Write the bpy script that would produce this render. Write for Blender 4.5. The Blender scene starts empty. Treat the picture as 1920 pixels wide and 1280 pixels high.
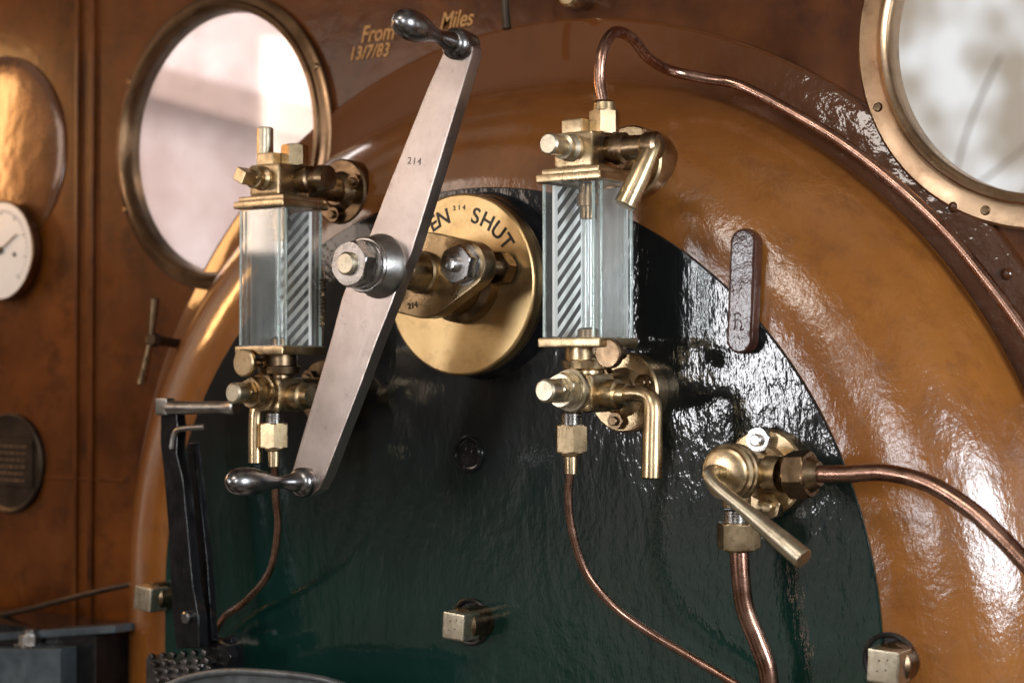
import bpy, bmesh, math, random
from mathutils import Vector, Matrix
random.seed(4)
V=Vector
# ------------------------------------------------------------ camera geometry
F=3200.0; TH=math.radians(35); P=math.atan(61/3200)
s,c=math.sin(TH),math.cos(TH); sp,cp=math.sin(P),math.cos(P)
RIGHT=V((c,s,0)); FWD=V((-s*cp,c*cp,sp)); UP=V((s*sp,-c*sp,cp))
CAM=V((1.549,-2.212,1.5))
def W(u,v,h=0.0):
    """measured point of the photograph on the real plane y=-h (parallel to the boiler face)"""
    d=FWD+RIGHT*((u-960)/F)+UP*((640-v)/F)
    return CAM+d*((-h-CAM.y)/d.y)
def S(u,v,h=0.0):
    return (W(u,v,h)-CAM).dot(FWD)/F
FRONT=V((0,-1,0)); XX=V((1,0,0)); ZZ=V((0,0,1))
col=bpy.context.scene.collection
# ------------------------------------------------------------ materials
def newmat(name):
    m=bpy.data.materials.new(name); m.use_nodes=True
    nt=m.node_tree; b=nt.nodes["Principled BSDF"]
    return m,nt,b
def N(nt,t,**k):
    n=nt.nodes.new(t)
    for a,v in k.items():
        if a in n.inputs.keys(): n.inputs[a].default_value=v
        else: setattr(n,a,v)
    return n
def pbr(name,c1,c2=None,metal=0.0,rough=.3,rvar=.1,ns=8.,bump=.1,bs=40.,coat=0.,bdist=.002,lo=.35,hi=.65,stretch=None,dirt=None,spec=.5,fine=0.0,dmax=.5,croug=.06):
    m,nt,b=newmat(name); L=nt.links
    c2=c2 or c1
    tc=N(nt,"ShaderNodeTexCoord"); src=tc.outputs["Object"]
    mp=N(nt,"ShaderNodeMapping"); L.new(src,mp.inputs[0])
    if stretch: mp.inputs["Scale"].default_value=stretch
    n1=N(nt,"ShaderNodeTexNoise",Scale=ns,Detail=8.,Roughness=.62); L.new(src,n1.inputs["Vector"])
    cr=N(nt,"ShaderNodeValToRGB"); cr.color_ramp.elements[0].position=lo; cr.color_ramp.elements[1].position=hi
    cr.color_ramp.elements[0].color=(*c1,1); cr.color_ramp.elements[1].color=(*c2,1)
    L.new(n1.outputs["Fac"],cr.inputs[0]); out=cr.outputs[0]
    if dirt:
        n3=N(nt,"ShaderNodeTexNoise",Scale=ns*3.1,Detail=10.,Roughness=.75); L.new(src,n3.inputs["Vector"])
        r3=N(nt,"ShaderNodeMapRange"); r3.inputs[1].default_value=.5; r3.inputs[2].default_value=.72; r3.inputs[4].default_value=dmax
        L.new(n3.outputs["Fac"],r3.inputs[0])
        mx=N(nt,"ShaderNodeMix",data_type='RGBA'); mx.inputs[7].default_value=(*dirt,1)
        L.new(r3.outputs[0],mx.inputs[0]); L.new(out,mx.inputs[6]); out=mx.outputs[2]
    L.new(out,b.inputs["Base Color"])
    n2=N(nt,"ShaderNodeTexNoise",Scale=ns*2.3,Detail=6.,Roughness=.6); L.new(mp.outputs[0],n2.inputs["Vector"])
    r=N(nt,"ShaderNodeMapRange"); r.inputs[1].default_value=.3; r.inputs[2].default_value=.7
    r.inputs[3].default_value=max(.03,rough-rvar); r.inputs[4].default_value=rough+rvar
    L.new(n2.outputs["Fac"],r.inputs[0]); L.new(r.outputs[0],b.inputs["Roughness"])
    nb=N(nt,"ShaderNodeTexNoise",Scale=bs,Detail=5.,Roughness=.55); L.new(mp.outputs[0],nb.inputs["Vector"])
    bp=N(nt,"ShaderNodeBump",Strength=bump,Distance=bdist); L.new(nb.outputs["Fac"],bp.inputs["Height"])
    last=bp
    if fine>0:
        nf=N(nt,"ShaderNodeTexNoise",Scale=bs*7,Detail=3.); L.new(mp.outputs[0],nf.inputs["Vector"])
        b2=N(nt,"ShaderNodeBump",Strength=fine,Distance=bdist*.2); L.new(nf.outputs["Fac"],b2.inputs["Height"]); L.new(bp.outputs[0],b2.inputs["Normal"]); last=b2
    L.new(last.outputs[0],b.inputs["Normal"])
    b.inputs["Metallic"].default_value=metal
    b.inputs["Coat Weight"].default_value=coat; b.inputs["Coat Roughness"].default_value=croug
    b.inputs["Specular IOR Level"].default_value=spec
    if coat>0: L.new(last.outputs[0],b.inputs["Coat Normal"])
    return m
M={}
M['brass']=pbr("brass",(.37,.265,.145),(.60,.46,.28),1,.31,.08,12,.12,40,dirt=(.11,.07,.038),fine=.25,dmax=.8)
M['brass2']=pbr("plate_brass",(.60,.40,.175),(.77,.56,.285),1,.37,.07,8,.08,20,dirt=(.34,.22,.10),fine=.25,dmax=.65)
M['palebrass']=pbr("pale_worn_brass",(.48,.41,.29),(.66,.59,.45),1,.36,.07,20,.12,60,dirt=(.20,.15,.10),dmax=.7,fine=.2)
M['bronze']=pbr("dark_bronze_and_shaded_brass",(.10,.066,.038),(.25,.17,.10),1,.31,.09,16,.2,60,dirt=(.04,.026,.018),fine=.2,dmax=.6)
M['plaque']=pbr("blackened_plaque",(.022,.014,.010),(.055,.035,.022),.6,.42,.08,16,.3,60,dirt=(.015,.010,.007),fine=.2)
M['rimbrass']=pbr("window_rim_bronze",(.32,.205,.12),(.54,.38,.24),1,.34,.08,6,.10,30,dirt=(.13,.065,.035),fine=.2,dmax=.7)
M['rimdark']=pbr("window_rim_dark_bronze",(.15,.085,.045),(.33,.20,.11),1,.34,.08,6,.10,30,dirt=(.08,.04,.02),fine=.2,dmax=.7)
M['steel']=pbr("worn_steel",(.31,.295,.285),(.52,.50,.48),1,.27,.07,14,.12,60,dirt=(.11,.09,.08),fine=.2,dmax=.6)
M['hubsteel']=pbr("dull_hub_steel",(.26,.25,.24),(.44,.43,.41),1,.34,.07,18,.12,60,dirt=(.11,.09,.08),fine=.25)
M['darksteel']=pbr("dull_dark_steel",(.15,.145,.145),(.30,.29,.29),1,.28,.06,12,.08,40,dirt=(.09,.075,.07))
M['copper']=pbr("copper_pipe",(.25,.13,.09),(.46,.28,.21),1,.28,.09,16,.2,50,dirt=(.11,.055,.038),fine=.2,dmax=.7)
M['black']=pbr("black_gloss_paint",(.004,.004,.005),(.012,.011,.012),0,.2,.1,20,.4,45,coat=.4,spec=.3)
M['blacktag']=pbr("red_brown_gloss_paint",(.024,.009,.006),(.070,.025,.015),0,.25,.06,14,.5,34,coat=.5,bdist=.003,croug=.09,spec=.2,fine=.3)
M['hole']=pbr("recess_black",(.003,.003,.003),(.01,.008,.006),0,.4,.1,20,.5,45)
M['grey']=pbr("grey_painted_steel",(.05,.065,.08),(.10,.13,.15),.3,.35,.1,12,.3,40,dirt=(.02,.02,.02))
M['white']=pbr("enamel_white",(.74,.72,.69),(.82,.80,.77),0,.3,.05,6,.02,30)
M['ink']=pbr("dark_engraving",(.03,.018,.01),(.06,.04,.025),0,.5,.1,30,.1,30)
M['faint']=pbr("shallow_stamping",(.14,.12,.11),(.24,.205,.185),.8,.45,.1,30,.1,30)
M['gold']=pbr("gold_leaf_lettering",(.33,.15,.04),(.47,.24,.075),.1,.45,.1,50,.2,60,dirt=(.09,.03,.008),dmax=.95,lo=.3,hi=.7)
M['wall']=pbr("brown_varnished_paint",(.048,.0130,.0024),(.140,.041,.0068),0,.36,.07,3.0,.16,4.0,coat=.24,bdist=.012,dirt=(.016,.0045,.0018),fine=.2,dmax=.9,croug=.13,spec=.15)
M['lid']=pbr("brown_gloss_lid",(.055,.018,.005),(.13,.045,.011),.2,.24,.05,3,.25,5,coat=.9,bdist=.012,dirt=(.022,.008,.003),fine=.1,croug=.12,spec=.3)
M['tray']=pbr("grey_steel_edge",(.10,.11,.12),(.20,.22,.23),.7,.45,.1,14,.3,50,dirt=(.05,.05,.05))
M['frost']=pbr("frosted_back_glass",(.38,.40,.395),(.56,.58,.57),0,.35,.1,8,.05,30,dirt=(.28,.29,.29))
M['frost2']=pbr("frosted_grey_glass",(.17,.18,.175),(.28,.29,.285),0,.35,.1,8,.05,30,dirt=(.13,.13,.13))
def arm_mat():
    m,nt,b=newmat("brushed_warm_steel"); L=nt.links
    tc=N(nt,"ShaderNodeTexCoord"); mp=N(nt,"ShaderNodeMapping"); mp.inputs["Rotation"].default_value=(0,math.radians(-20),0); L.new(tc.outputs["Object"],mp.inputs[0])
    m3=N(nt,"ShaderNodeMapping"); m3.inputs["Scale"].default_value=(1,1,.03); L.new(mp.outputs[0],m3.inputs[0])
    n=N(nt,"ShaderNodeTexNoise",Scale=5.,Detail=9.,Roughness=.65); L.new(tc.outputs["Object"],n.inputs["Vector"])
    cr=N(nt,"ShaderNodeValToRGB"); e=cr.color_ramp.elements; e[0].position=.35; e[0].color=(.34,.28,.25,1); e[1].position=.65; e[1].color=(.56,.48,.44,1); L.new(n.outputs["Fac"],cr.inputs[0])
    sp_=N(nt,"ShaderNodeTexNoise",Scale=45.,Detail=9.,Roughness=.8); L.new(tc.outputs["Object"],sp_.inputs["Vector"])
    r3=N(nt,"ShaderNodeMapRange"); r3.inputs[1].default_value=.55; r3.inputs[2].default_value=.72; r3.inputs[4].default_value=.65; L.new(sp_.outputs["Fac"],r3.inputs[0])
    mx=N(nt,"ShaderNodeMix",data_type='RGBA'); mx.inputs[7].default_value=(.19,.145,.125,1); L.new(r3.outputs[0],mx.inputs[0]); L.new(cr.outputs[0],mx.inputs[6]); L.new(mx.outputs[2],b.inputs["Base Color"])
    b.inputs["Metallic"].default_value=1
    g=N(nt,"ShaderNodeTexNoise",Scale=420.,Detail=3.); L.new(m3.outputs[0],g.inputs["Vector"])
    rr=N(nt,"ShaderNodeMapRange"); rr.inputs[3].default_value=.26; rr.inputs[4].default_value=.42; L.new(g.outputs["Fac"],rr.inputs[0]); L.new(rr.outputs[0],b.inputs["Roughness"])
    bp=N(nt,"ShaderNodeBump",Strength=.4,Distance=.0004); L.new(g.outputs["Fac"],bp.inputs["Height"])
    n9=N(nt,"ShaderNodeTexNoise",Scale=5.,Detail=2.,Roughness=.5); L.new(tc.outputs["Object"],n9.inputs["Vector"])
    b2=N(nt,"ShaderNodeBump",Strength=.3,Distance=.010); L.new(n9.outputs["Fac"],b2.inputs["Height"]); L.new(bp.outputs[0],b2.inputs["Normal"]); L.new(b2.outputs[0],b.inputs["Normal"])
    return m
M['armsteel']=arm_mat()
def paint_rim():
    m,nt,b=newmat("ochre_gloss_paint"); L=nt.links
    g=N(nt,"ShaderNodeNewGeometry"); pos=g.outputs["Position"]
    n1=N(nt,"ShaderNodeTexNoise",Scale=3.2,Detail=8.,Roughness=.6); L.new(pos,n1.inputs["Vector"])
    cr=N(nt,"ShaderNodeValToRGB"); e=cr.color_ramp.elements
    e[0].position=.3; e[0].color=(.140,.044,.007,1); e[1].position=.68; e[1].color=(.270,.097,.015,1)
    L.new(n1.outputs["Fac"],cr.inputs[0])
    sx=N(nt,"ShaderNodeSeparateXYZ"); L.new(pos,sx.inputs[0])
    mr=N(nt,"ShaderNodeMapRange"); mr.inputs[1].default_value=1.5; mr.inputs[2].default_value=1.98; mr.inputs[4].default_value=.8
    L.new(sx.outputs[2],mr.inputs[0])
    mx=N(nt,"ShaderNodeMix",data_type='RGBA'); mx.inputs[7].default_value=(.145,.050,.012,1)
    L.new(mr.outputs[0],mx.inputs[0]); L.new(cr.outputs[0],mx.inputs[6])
    n3=N(nt,"ShaderNodeTexNoise",Scale=16.,Detail=10.,Roughness=.75); L.new(pos,n3.inputs["Vector"])
    r3=N(nt,"ShaderNodeMapRange"); r3.inputs[1].default_value=.50; r3.inputs[2].default_value=.78; r3.inputs[4].default_value=.65
    L.new(n3.outputs["Fac"],r3.inputs[0])
    m2=N(nt,"ShaderNodeMix",data_type='RGBA'); m2.inputs[7].default_value=(.055,.016,.004,1)
    L.new(r3.outputs[0],m2.inputs[0]); L.new(mx.outputs[2],m2.inputs[6]); L.new(m2.outputs[2],b.inputs["Base Color"])
    b.inputs["Roughness"].default_value=.36; b.inputs["Specular IOR Level"].default_value=.18
    cr_=N(nt,"ShaderNodeMapRange"); cr_.inputs[1].default_value=.36; cr_.inputs[2].default_value=.64; cr_.inputs[3].default_value=.05; cr_.inputs[4].default_value=.19; L.new(n3.outputs["Fac"],cr_.inputs[0]); L.new(cr_.outputs[0],b.inputs["Coat Roughness"])
    mp=N(nt,"ShaderNodeMapping"); mp.inputs["Scale"].default_value=(1,1,.7); L.new(pos,mp.inputs[0])
    nb=N(nt,"ShaderNodeTexNoise",Scale=10.,Detail=8.,Roughness=.63,Distortion=.15); L.new(mp.outputs[0],nb.inputs["Vector"])
    st=N(nt,"ShaderNodeMapRange"); st.inputs[1].default_value=-.05; st.inputs[2].default_value=.45; st.inputs[3].default_value=.05; st.inputs[4].default_value=.46
    L.new(sx.outputs[0],st.inputs[0])
    bp=N(nt,"ShaderNodeBump",Distance=.012); L.new(nb.outputs["Fac"],bp.inputs["Height"]); L.new(st.outputs[0],bp.inputs["Strength"])
    nf=N(nt,"ShaderNodeTexNoise",Scale=90.,Detail=4.); L.new(pos,nf.inputs["Vector"])
    b2=N(nt,"ShaderNodeBump",Distance=.0008,Strength=.25); L.new(nf.outputs["Fac"],b2.inputs["Height"]); L.new(bp.outputs[0],b2.inputs["Normal"])
    L.new(b2.outputs[0],b.inputs["Normal"]); L.new(b2.outputs[0],b.inputs["Coat Normal"])
    b.inputs["Coat Weight"].default_value=1; b.inputs["Coat IOR"].default_value=1.62
    return m
def paint_face():
    m,nt,b=newmat("black_and_green_gloss_paint"); L=nt.links
    g=N(nt,"ShaderNodeNewGeometry"); pos=g.outputs["Position"]
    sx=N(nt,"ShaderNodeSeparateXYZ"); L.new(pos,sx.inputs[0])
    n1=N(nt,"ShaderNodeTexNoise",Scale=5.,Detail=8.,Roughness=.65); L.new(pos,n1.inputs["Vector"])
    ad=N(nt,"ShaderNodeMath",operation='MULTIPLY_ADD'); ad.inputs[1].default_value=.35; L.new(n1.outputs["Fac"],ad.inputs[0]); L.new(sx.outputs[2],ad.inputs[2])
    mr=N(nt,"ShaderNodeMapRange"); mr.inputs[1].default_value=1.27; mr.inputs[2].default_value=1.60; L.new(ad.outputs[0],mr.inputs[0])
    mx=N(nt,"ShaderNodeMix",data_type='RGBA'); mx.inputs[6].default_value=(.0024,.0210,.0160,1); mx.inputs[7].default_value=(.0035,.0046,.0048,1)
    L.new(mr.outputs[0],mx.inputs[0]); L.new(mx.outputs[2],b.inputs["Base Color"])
    b.inputs["Roughness"].default_value=.38; b.inputs["Specular IOR Level"].default_value=.12
    mp=N(nt,"ShaderNodeMapping"); mp.inputs["Scale"].default_value=(1,1,.5); L.new(pos,mp.inputs[0])
    nb=N(nt,"ShaderNodeTexNoise",Scale=10.,Detail=5.,Roughness=.55,Distortion=.3); L.new(mp.outputs[0],nb.inputs["Vector"])
    st=N(nt,"ShaderNodeMapRange"); st.inputs[1].default_value=-.1; st.inputs[2].default_value=.35; st.inputs[3].default_value=.20; st.inputs[4].default_value=.34
    L.new(sx.outputs[0],st.inputs[0])
    bp=N(nt,"ShaderNodeBump",Distance=.011); L.new(nb.outputs["Fac"],bp.inputs["Height"]); L.new(st.outputs[0],bp.inputs["Strength"])
    nf=N(nt,"ShaderNodeTexNoise",Scale=75.,Detail=3.,Roughness=.55); L.new(mp.outputs[0],nf.inputs["Vector"])
    s2=N(nt,"ShaderNodeMapRange"); s2.inputs[1].default_value=.0; s2.inputs[2].default_value=.35; s2.inputs[3].default_value=.20; s2.inputs[4].default_value=.55; L.new(sx.outputs[0],s2.inputs[0])
    b2=N(nt,"ShaderNodeBump",Distance=.0017); L.new(s2.outputs[0],b2.inputs["Strength"]); L.new(nf.outputs["Fac"],b2.inputs["Height"]); L.new(bp.outputs[0],b2.inputs["Normal"])
    L.new(b2.outputs[0],b.inputs["Normal"]); L.new(b2.outputs[0],b.inputs["Coat Normal"])
    cr_=N(nt,"ShaderNodeMapRange"); cr_.inputs[1].default_value=.38; cr_.inputs[2].default_value=.65; cr_.inputs[3].default_value=.04; cr_.inputs[4].default_value=.11; L.new(n1.outputs["Fac"],cr_.inputs[0]); L.new(cr_.outputs[0],b.inputs["Coat Roughness"])
    b.inputs["Coat Weight"].default_value=1; b.inputs["Coat IOR"].default_value=1.5
    return m
def paint_band():
    m,nt,b=newmat("brown_to_black_band_paint"); L=nt.links
    g=N(nt,"ShaderNodeNewGeometry"); pos=g.outputs["Position"]
    sx=N(nt,"ShaderNodeSeparateXYZ"); L.new(pos,sx.inputs[0])
    n1=N(nt,"ShaderNodeTexNoise",Scale=7.,Detail=8.,Roughness=.65); L.new(pos,n1.inputs["Vector"])
    ad=N(nt,"ShaderNodeMath",operation='MULTIPLY_ADD'); ad.inputs[1].default_value=.3; L.new(n1.outputs["Fac"],ad.inputs[0]); L.new(sx.outputs[0],ad.inputs[2])
    mr=N(nt,"ShaderNodeMapRange"); mr.inputs[1].default_value=.2; mr.inputs[2].default_value=.75; L.new(ad.outputs[0],mr.inputs[0])
    mx=N(nt,"ShaderNodeMix",data_type='RGBA'); mx.inputs[6].default_value=(.105,.032,.007,1); mx.inputs[7].default_value=(.052,.018,.007,1)
    L.new(mr.outputs[0],mx.inputs[0]); L.new(mx.outputs[2],b.inputs["Base Color"])
    b.inputs["Roughness"].default_value=.35; b.inputs["Specular IOR Level"].default_value=.12
    nb=N(nt,"ShaderNodeTexNoise",Scale=22.,Detail=4.,Roughness=.5); L.new(pos,nb.inputs["Vector"])
    s2=N(nt,"ShaderNodeMapRange"); s2.inputs[3].default_value=.05; s2.inputs[4].default_value=.45; L.new(mr.outputs[0],s2.inputs[0])
    bp=N(nt,"ShaderNodeBump",Distance=.008); L.new(nb.outputs["Fac"],bp.inputs["Height"]); L.new(s2.outputs[0],bp.inputs["Strength"])
    L.new(bp.outputs[0],b.inputs["Normal"]); L.new(bp.outputs[0],b.inputs["Coat Normal"]); b.inputs["Coat Weight"].default_value=.75; b.inputs["Coat Roughness"].default_value=.07
    return m
M['rim']=paint_rim(); M['face']=paint_face(); M['band']=paint_band()
def glassmat(name,tint,diff,dcol,gl=.1,kk=.5):
    m=bpy.data.materials.new(name); m.use_nodes=True; nt=m.node_tree; nt.nodes.clear(); L=nt.links
    o=N(nt,"ShaderNodeOutputMaterial"); t=N(nt,"ShaderNodeBsdfTransparent"); t.inputs[0].default_value=(*tint,1)
    d=N(nt,"ShaderNodeBsdfDiffuse"); d.inputs[0].default_value=(*dcol,1)
    g=N(nt,"ShaderNodeBsdfGlossy"); g.inputs[1].default_value=.04
    tc=N(nt,"ShaderNodeTexCoord"); n=N(nt,"ShaderNodeTexNoise",Scale=14.,Detail=8.,Roughness=.7); L.new(tc.outputs["Object"],n.inputs["Vector"])
    mr=N(nt,"ShaderNodeMapRange"); mr.inputs[1].default_value=.35; mr.inputs[2].default_value=.7; mr.inputs[3].default_value=diff*.4; mr.inputs[4].default_value=min(1,diff*1.7); L.new(n.outputs["Fac"],mr.inputs[0])
    a=N(nt,"ShaderNodeMixShader"); L.new(mr.outputs[0],a.inputs[0]); L.new(t.outputs[0],a.inputs[1]); L.new(d.outputs[0],a.inputs[2])
    lw=N(nt,"ShaderNodeFresnel"); lw.inputs[0].default_value=1.45
    k=N(nt,"ShaderNodeMath",operation='MULTIPLY_ADD'); k.inputs[1].default_value=kk; k.inputs[2].default_value=gl*.2; L.new(lw.outputs[0],k.inputs[0])
    b=N(nt,"ShaderNodeMixShader"); L.new(k.outputs[0],b.inputs[0]); L.new(a.outputs[0],b.inputs[1]); L.new(g.outputs[0],b.inputs[2])
    L.new(b.outputs[0],o.inputs[0]); return m
M['glass']=glassmat("gauge_glass",(.982,.99,.986),.05,(.80,.81,.79),.05,.38)
M['edge']=glassmat("glass_edge_green",(.76,.86,.83),.45,(.62,.71,.68),.3)
M['tube']=glassmat("gauge_tube_glass",(.94,.97,.965),.12,(.82,.84,.83),.3)
M['pane']=glassmat("window_glass",(.97,.96,.95),.03,(.8,.75,.72),.1,.4)
def stripes(axis,name):
    m,nt,b=newmat(name); L=nt.links
    tc=N(nt,"ShaderNodeTexCoord"); sx=N(nt,"ShaderNodeSeparateXYZ"); L.new(tc.outputs["Object"],sx.inputs[0])
    d=N(nt,"ShaderNodeMath",operation='MULTIPLY_ADD'); d.inputs[1].default_value=-.85; L.new(sx.outputs[axis],d.inputs[0]); L.new(sx.outputs[2],d.inputs[2])
    k=N(nt,"ShaderNodeMath",operation='MULTIPLY'); k.inputs[1].default_value=1/.0205; L.new(d.outputs[0],k.inputs[0])
    f=N(nt,"ShaderNodeMath",operation='FRACT'); L.new(k.outputs[0],f.inputs[0])
    q=N(nt,"ShaderNodeMath",operation='GREATER_THAN'); q.inputs[1].default_value=.50; L.new(f.outputs[0],q.inputs[0])
    n=N(nt,"ShaderNodeTexChecker",Scale=330.); L.new(tc.outputs["Object"],n.inputs["Vector"])
    n.inputs[1].default_value=(.005,.005,.006,1); n.inputs[2].default_value=(.035,.038,.042,1)
    ab=N(nt,"ShaderNodeMath",operation='ABSOLUTE'); L.new(sx.outputs[axis],ab.inputs[0])
    lt=N(nt,"ShaderNodeMath",operation='LESS_THAN'); lt.inputs[1].default_value=.031; L.new(ab.outputs[0],lt.inputs[0])
    mu=N(nt,"ShaderNodeMath",operation='MULTIPLY'); L.new(q.outputs[0],mu.inputs[0]); L.new(lt.outputs[0],mu.inputs[1])
    mx=N(nt,"ShaderNodeMix",data_type='RGBA'); L.new(mu.outputs[0],mx.inputs[0]); mx.inputs[6].default_value=(.92,.92,.90,1); L.new(n.outputs["Color"],mx.inputs[7])
    L.new(mx.outputs[2],b.inputs["Base Color"]); b.inputs["Roughness"].default_value=.45; return m
M['stripx']=stripes(0,"diagonal_striped_enamel"); M['stripy']=stripes(1,"diagonal_striped_enamel_side")
# ------------------------------------------------------------ mesh helpers
def perp(d):
    d=d.normalized(); a=V((0,0,1)) if abs(d.z)<.9 else V((1,0,0))
    x=a.cross(d).normalized(); y=d.cross(x).normalized(); return x,y
def merge(bm,t):
    me=bpy.data.meshes.new("tmp"); t.to_mesh(me); t.free(); bm.from_mesh(me); bpy.data.meshes.remove(me)
def lathe(bm,p0,d,prof,seg=40,rot=0.0,loop=False):
    """turned part: prof = [(distance along d, radius)]"""
    t=bmesh.new(); d=V(d).normalized(); x,y=perp(d); rings=[]
    for (a,r) in prof:
        if r<1e-6: rings.append([t.verts.new(p0+d*a)])
        else: rings.append([t.verts.new(p0+d*a+(x*math.cos(rot+2*math.pi*i/seg)+y*math.sin(rot+2*math.pi*i/seg))*r) for i in range(seg)])
    pairs=list(zip(rings[:-1],rings[1:]))
    if loop: pairs.append((rings[-1],rings[0]))
    for A,B in pairs:
        for i in range(seg):
            j=(i+1)%seg
            if len(A)==1 and len(B)==1: continue
            if len(A)==1: t.faces.new((A[0],B[i],B[j]))
            elif len(B)==1: t.faces.new((A[i],A[j],B[0]))
            else: t.faces.new((A[i],A[j],B[j],B[i]))
    bmesh.ops.recalc_face_normals(t,faces=t.faces); merge(bm,t)
def rod(bm,p0,p1,r,ch=None,seg=32,r1=None):
    d=p1-p0; l=d.length; ch=ch if ch is not None else min(r*.2,l*.2); r1=r1 or r
    lathe(bm,p0,d,[(0,0),(0,r-ch),(ch,r),(l-ch,r1),(l,r1-ch),(l,0)],seg)
def nut(bm,p0,d,r,l,rot=0.,ch=.12,seg=6):
    """hexagon with chamfered corners"""
    t=bmesh.new(); d=V(d).normalized(); x,y=perp(d); k=r*ch; rings=[]
    n=seg*6
    def hexr(a,rr):
        ap=r*math.cos(math.pi/seg); m=((a)%(2*math.pi/seg))-math.pi/seg; return min(ap/math.cos(m),rr)
    for (z,rr) in ((0,r*.90),(k*.45,r*.97),(k*.8,r*1.01),(l-k*.8,r*1.01),(l-k*.45,r*.97),(l,r*.90)):
        rings.append([t.verts.new(p0+d*z+(x*math.cos(rot+2*math.pi*i/n)+y*math.sin(rot+2*math.pi*i/n))*hexr(2*math.pi*i/n,rr)) for i in range(n)])
    for A,B in zip(rings[:-1],rings[1:]):
        for i in range(n): j=(i+1)%n; t.faces.new((A[i],A[j],B[j],B[i]))
    t.faces.new(rings[0]); t.faces.new(rings[-1])
    bmesh.ops.recalc_face_normals(t,faces=t.faces); merge(bm,t)
def box(bm,ctr,size,rotm=None,bev=.002):
    t=bmesh.new(); bmesh.ops.create_cube(t,size=1.0)
    for v in t.verts: v.co=V((v.co.x*size[0],v.co.y*size[1],v.co.z*size[2]))
    if bev: bmesh.ops.bevel(t,geom=t.edges[:],offset=bev,segments=2,profile=.6,affect='EDGES',clamp_overlap=True)
    for v in t.verts: v.co=(rotm@v.co if rotm else v.co)+ctr
    merge(bm,t)
def slab(bm,pts,off,bev=.002):
    """polygon extruded by off"""
    t=bmesh.new(); a=[t.verts.new(p) for p in pts]; b=[t.verts.new(p+off) for p in pts]; n=len(pts)
    t.faces.new(a); t.faces.new(b[::-1])
    for i in range(n): t.faces.new((a[i],b[i],b[(i+1)%n],a[(i+1)%n]))
    bmesh.ops.recalc_face_normals(t,faces=t.faces)
    if bev:
        ed=[e for e in t.edges if len(e.link_faces)==2 and e.calc_face_angle(0)>math.radians(35)]
        bmesh.ops.bevel(t,geom=ed,offset=bev,segments=2,profile=.6,affect='EDGES',clamp_overlap=True)
    merge(bm,t)
def spline(pts,n=10):
    out=[]; m=len(pts)
    for i in range(m-1):
        p0=pts[max(i-1,0)];p1=pts[i];p2=pts[i+1];p3=pts[min(i+2,m-1)]
        for k in range(n):
            t=k/n; out.append(.5*((2*p1)+(p2-p0)*t+(2*p0-5*p1+4*p2-p3)*t*t+(3*p1-p0-3*p2+p3)*t*t*t))
    out.append(pts[-1].copy()); return out
def sweep(bm,pts,r,seg=20,n=10,smooth=True):
    pts=spline(pts,n) if smooth else pts
    t=bmesh.new(); rings=[]; x=None
    for i,p in enumerate(pts):
        d=(pts[min(i+1,len(pts)-1)]-pts[max(i-1,0)]).normalized()
        if x is None: x,_=perp(d)
        x=(x-d*x.dot(d)).normalized(); y=d.cross(x)
        rr=r(i/(len(pts)-1)) if callable(r) else r
        rings.append([t.verts.new(p+(x*math.cos(2*math.pi*k/seg)+y*math.sin(2*math.pi*k/seg))*rr) for k in range(seg)])
    for A,B in zip(rings[:-1],rings[1:]):
        for k in range(seg): t.faces.new((A[k],A[(k+1)%seg],B[(k+1)%seg],B[k]))
    for ring,sg,e in ((rings[0],-1,0),(rings[-1],1,-1)):
        cen=sum((v.co for v in ring),V())/seg; dd=(pts[e]-pts[1 if e==0 else -2]).normalized()
        inner=[t.verts.new(cen+(v.co-cen)*.8+dd*((v.co-cen).length*.15)) for v in ring]
        for k in range(seg): t.faces.new((ring[k],ring[(k+1)%seg],inner[(k+1)%seg],inner[k]))
        t.faces.new(inner)
    bmesh.ops.recalc_face_normals(t,faces=t.faces); merge(bm,t)
WL={}
def world_loc(o):
    if o.name in WL: return WL[o.name]
    WL[o.name]=o.location.copy(); return WL[o.name]
def attach(o,parent):
    o.parent=parent
    o.location=world_loc(o)-world_loc(parent)
def finish(bm,name,mat,parent=None,sharp=28,wn=True,label=None):
    me=bpy.data.meshes.new(name)
    xs=[v.co for v in bm.verts]
    lo=V((min(v.x for v in xs),min(v.y for v in xs),min(v.z for v in xs))); hi=V((max(v.x for v in xs),max(v.y for v in xs),max(v.z for v in xs)))
    ct=(lo+hi)/2
    for v in bm.verts: v.co-=ct
    bm.to_mesh(me); bm.free()
    for p in me.polygons: p.use_smooth=True
    me.set_sharp_from_angle(angle=math.radians(sharp))
    me.materials.append(mat)
    o=bpy.data.objects.new(name,me); o.location=ct; col.objects.link(o)
    if wn:
        w=o.modifiers.new("wn",'WEIGHTED_NORMAL'); w.keep_sharp=True; w.weight=60
    if parent: attach(o,parent)
    if label: o["label"]=label
    return o
def root(name,loc,label,cat,group=None,kind=None):
    o=bpy.data.objects.new(name,None); o.location=loc; o.empty_display_size=.05; col.objects.link(o)
    return tag(o,label,cat,group,kind)
def tag(o,label,cat,group=None,kind=None):
    o["label"]=label; o["category"]=cat
    if group: o["group"]=group
    if kind: o["kind"]=kind
    return o
def B(): return bmesh.new()
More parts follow.
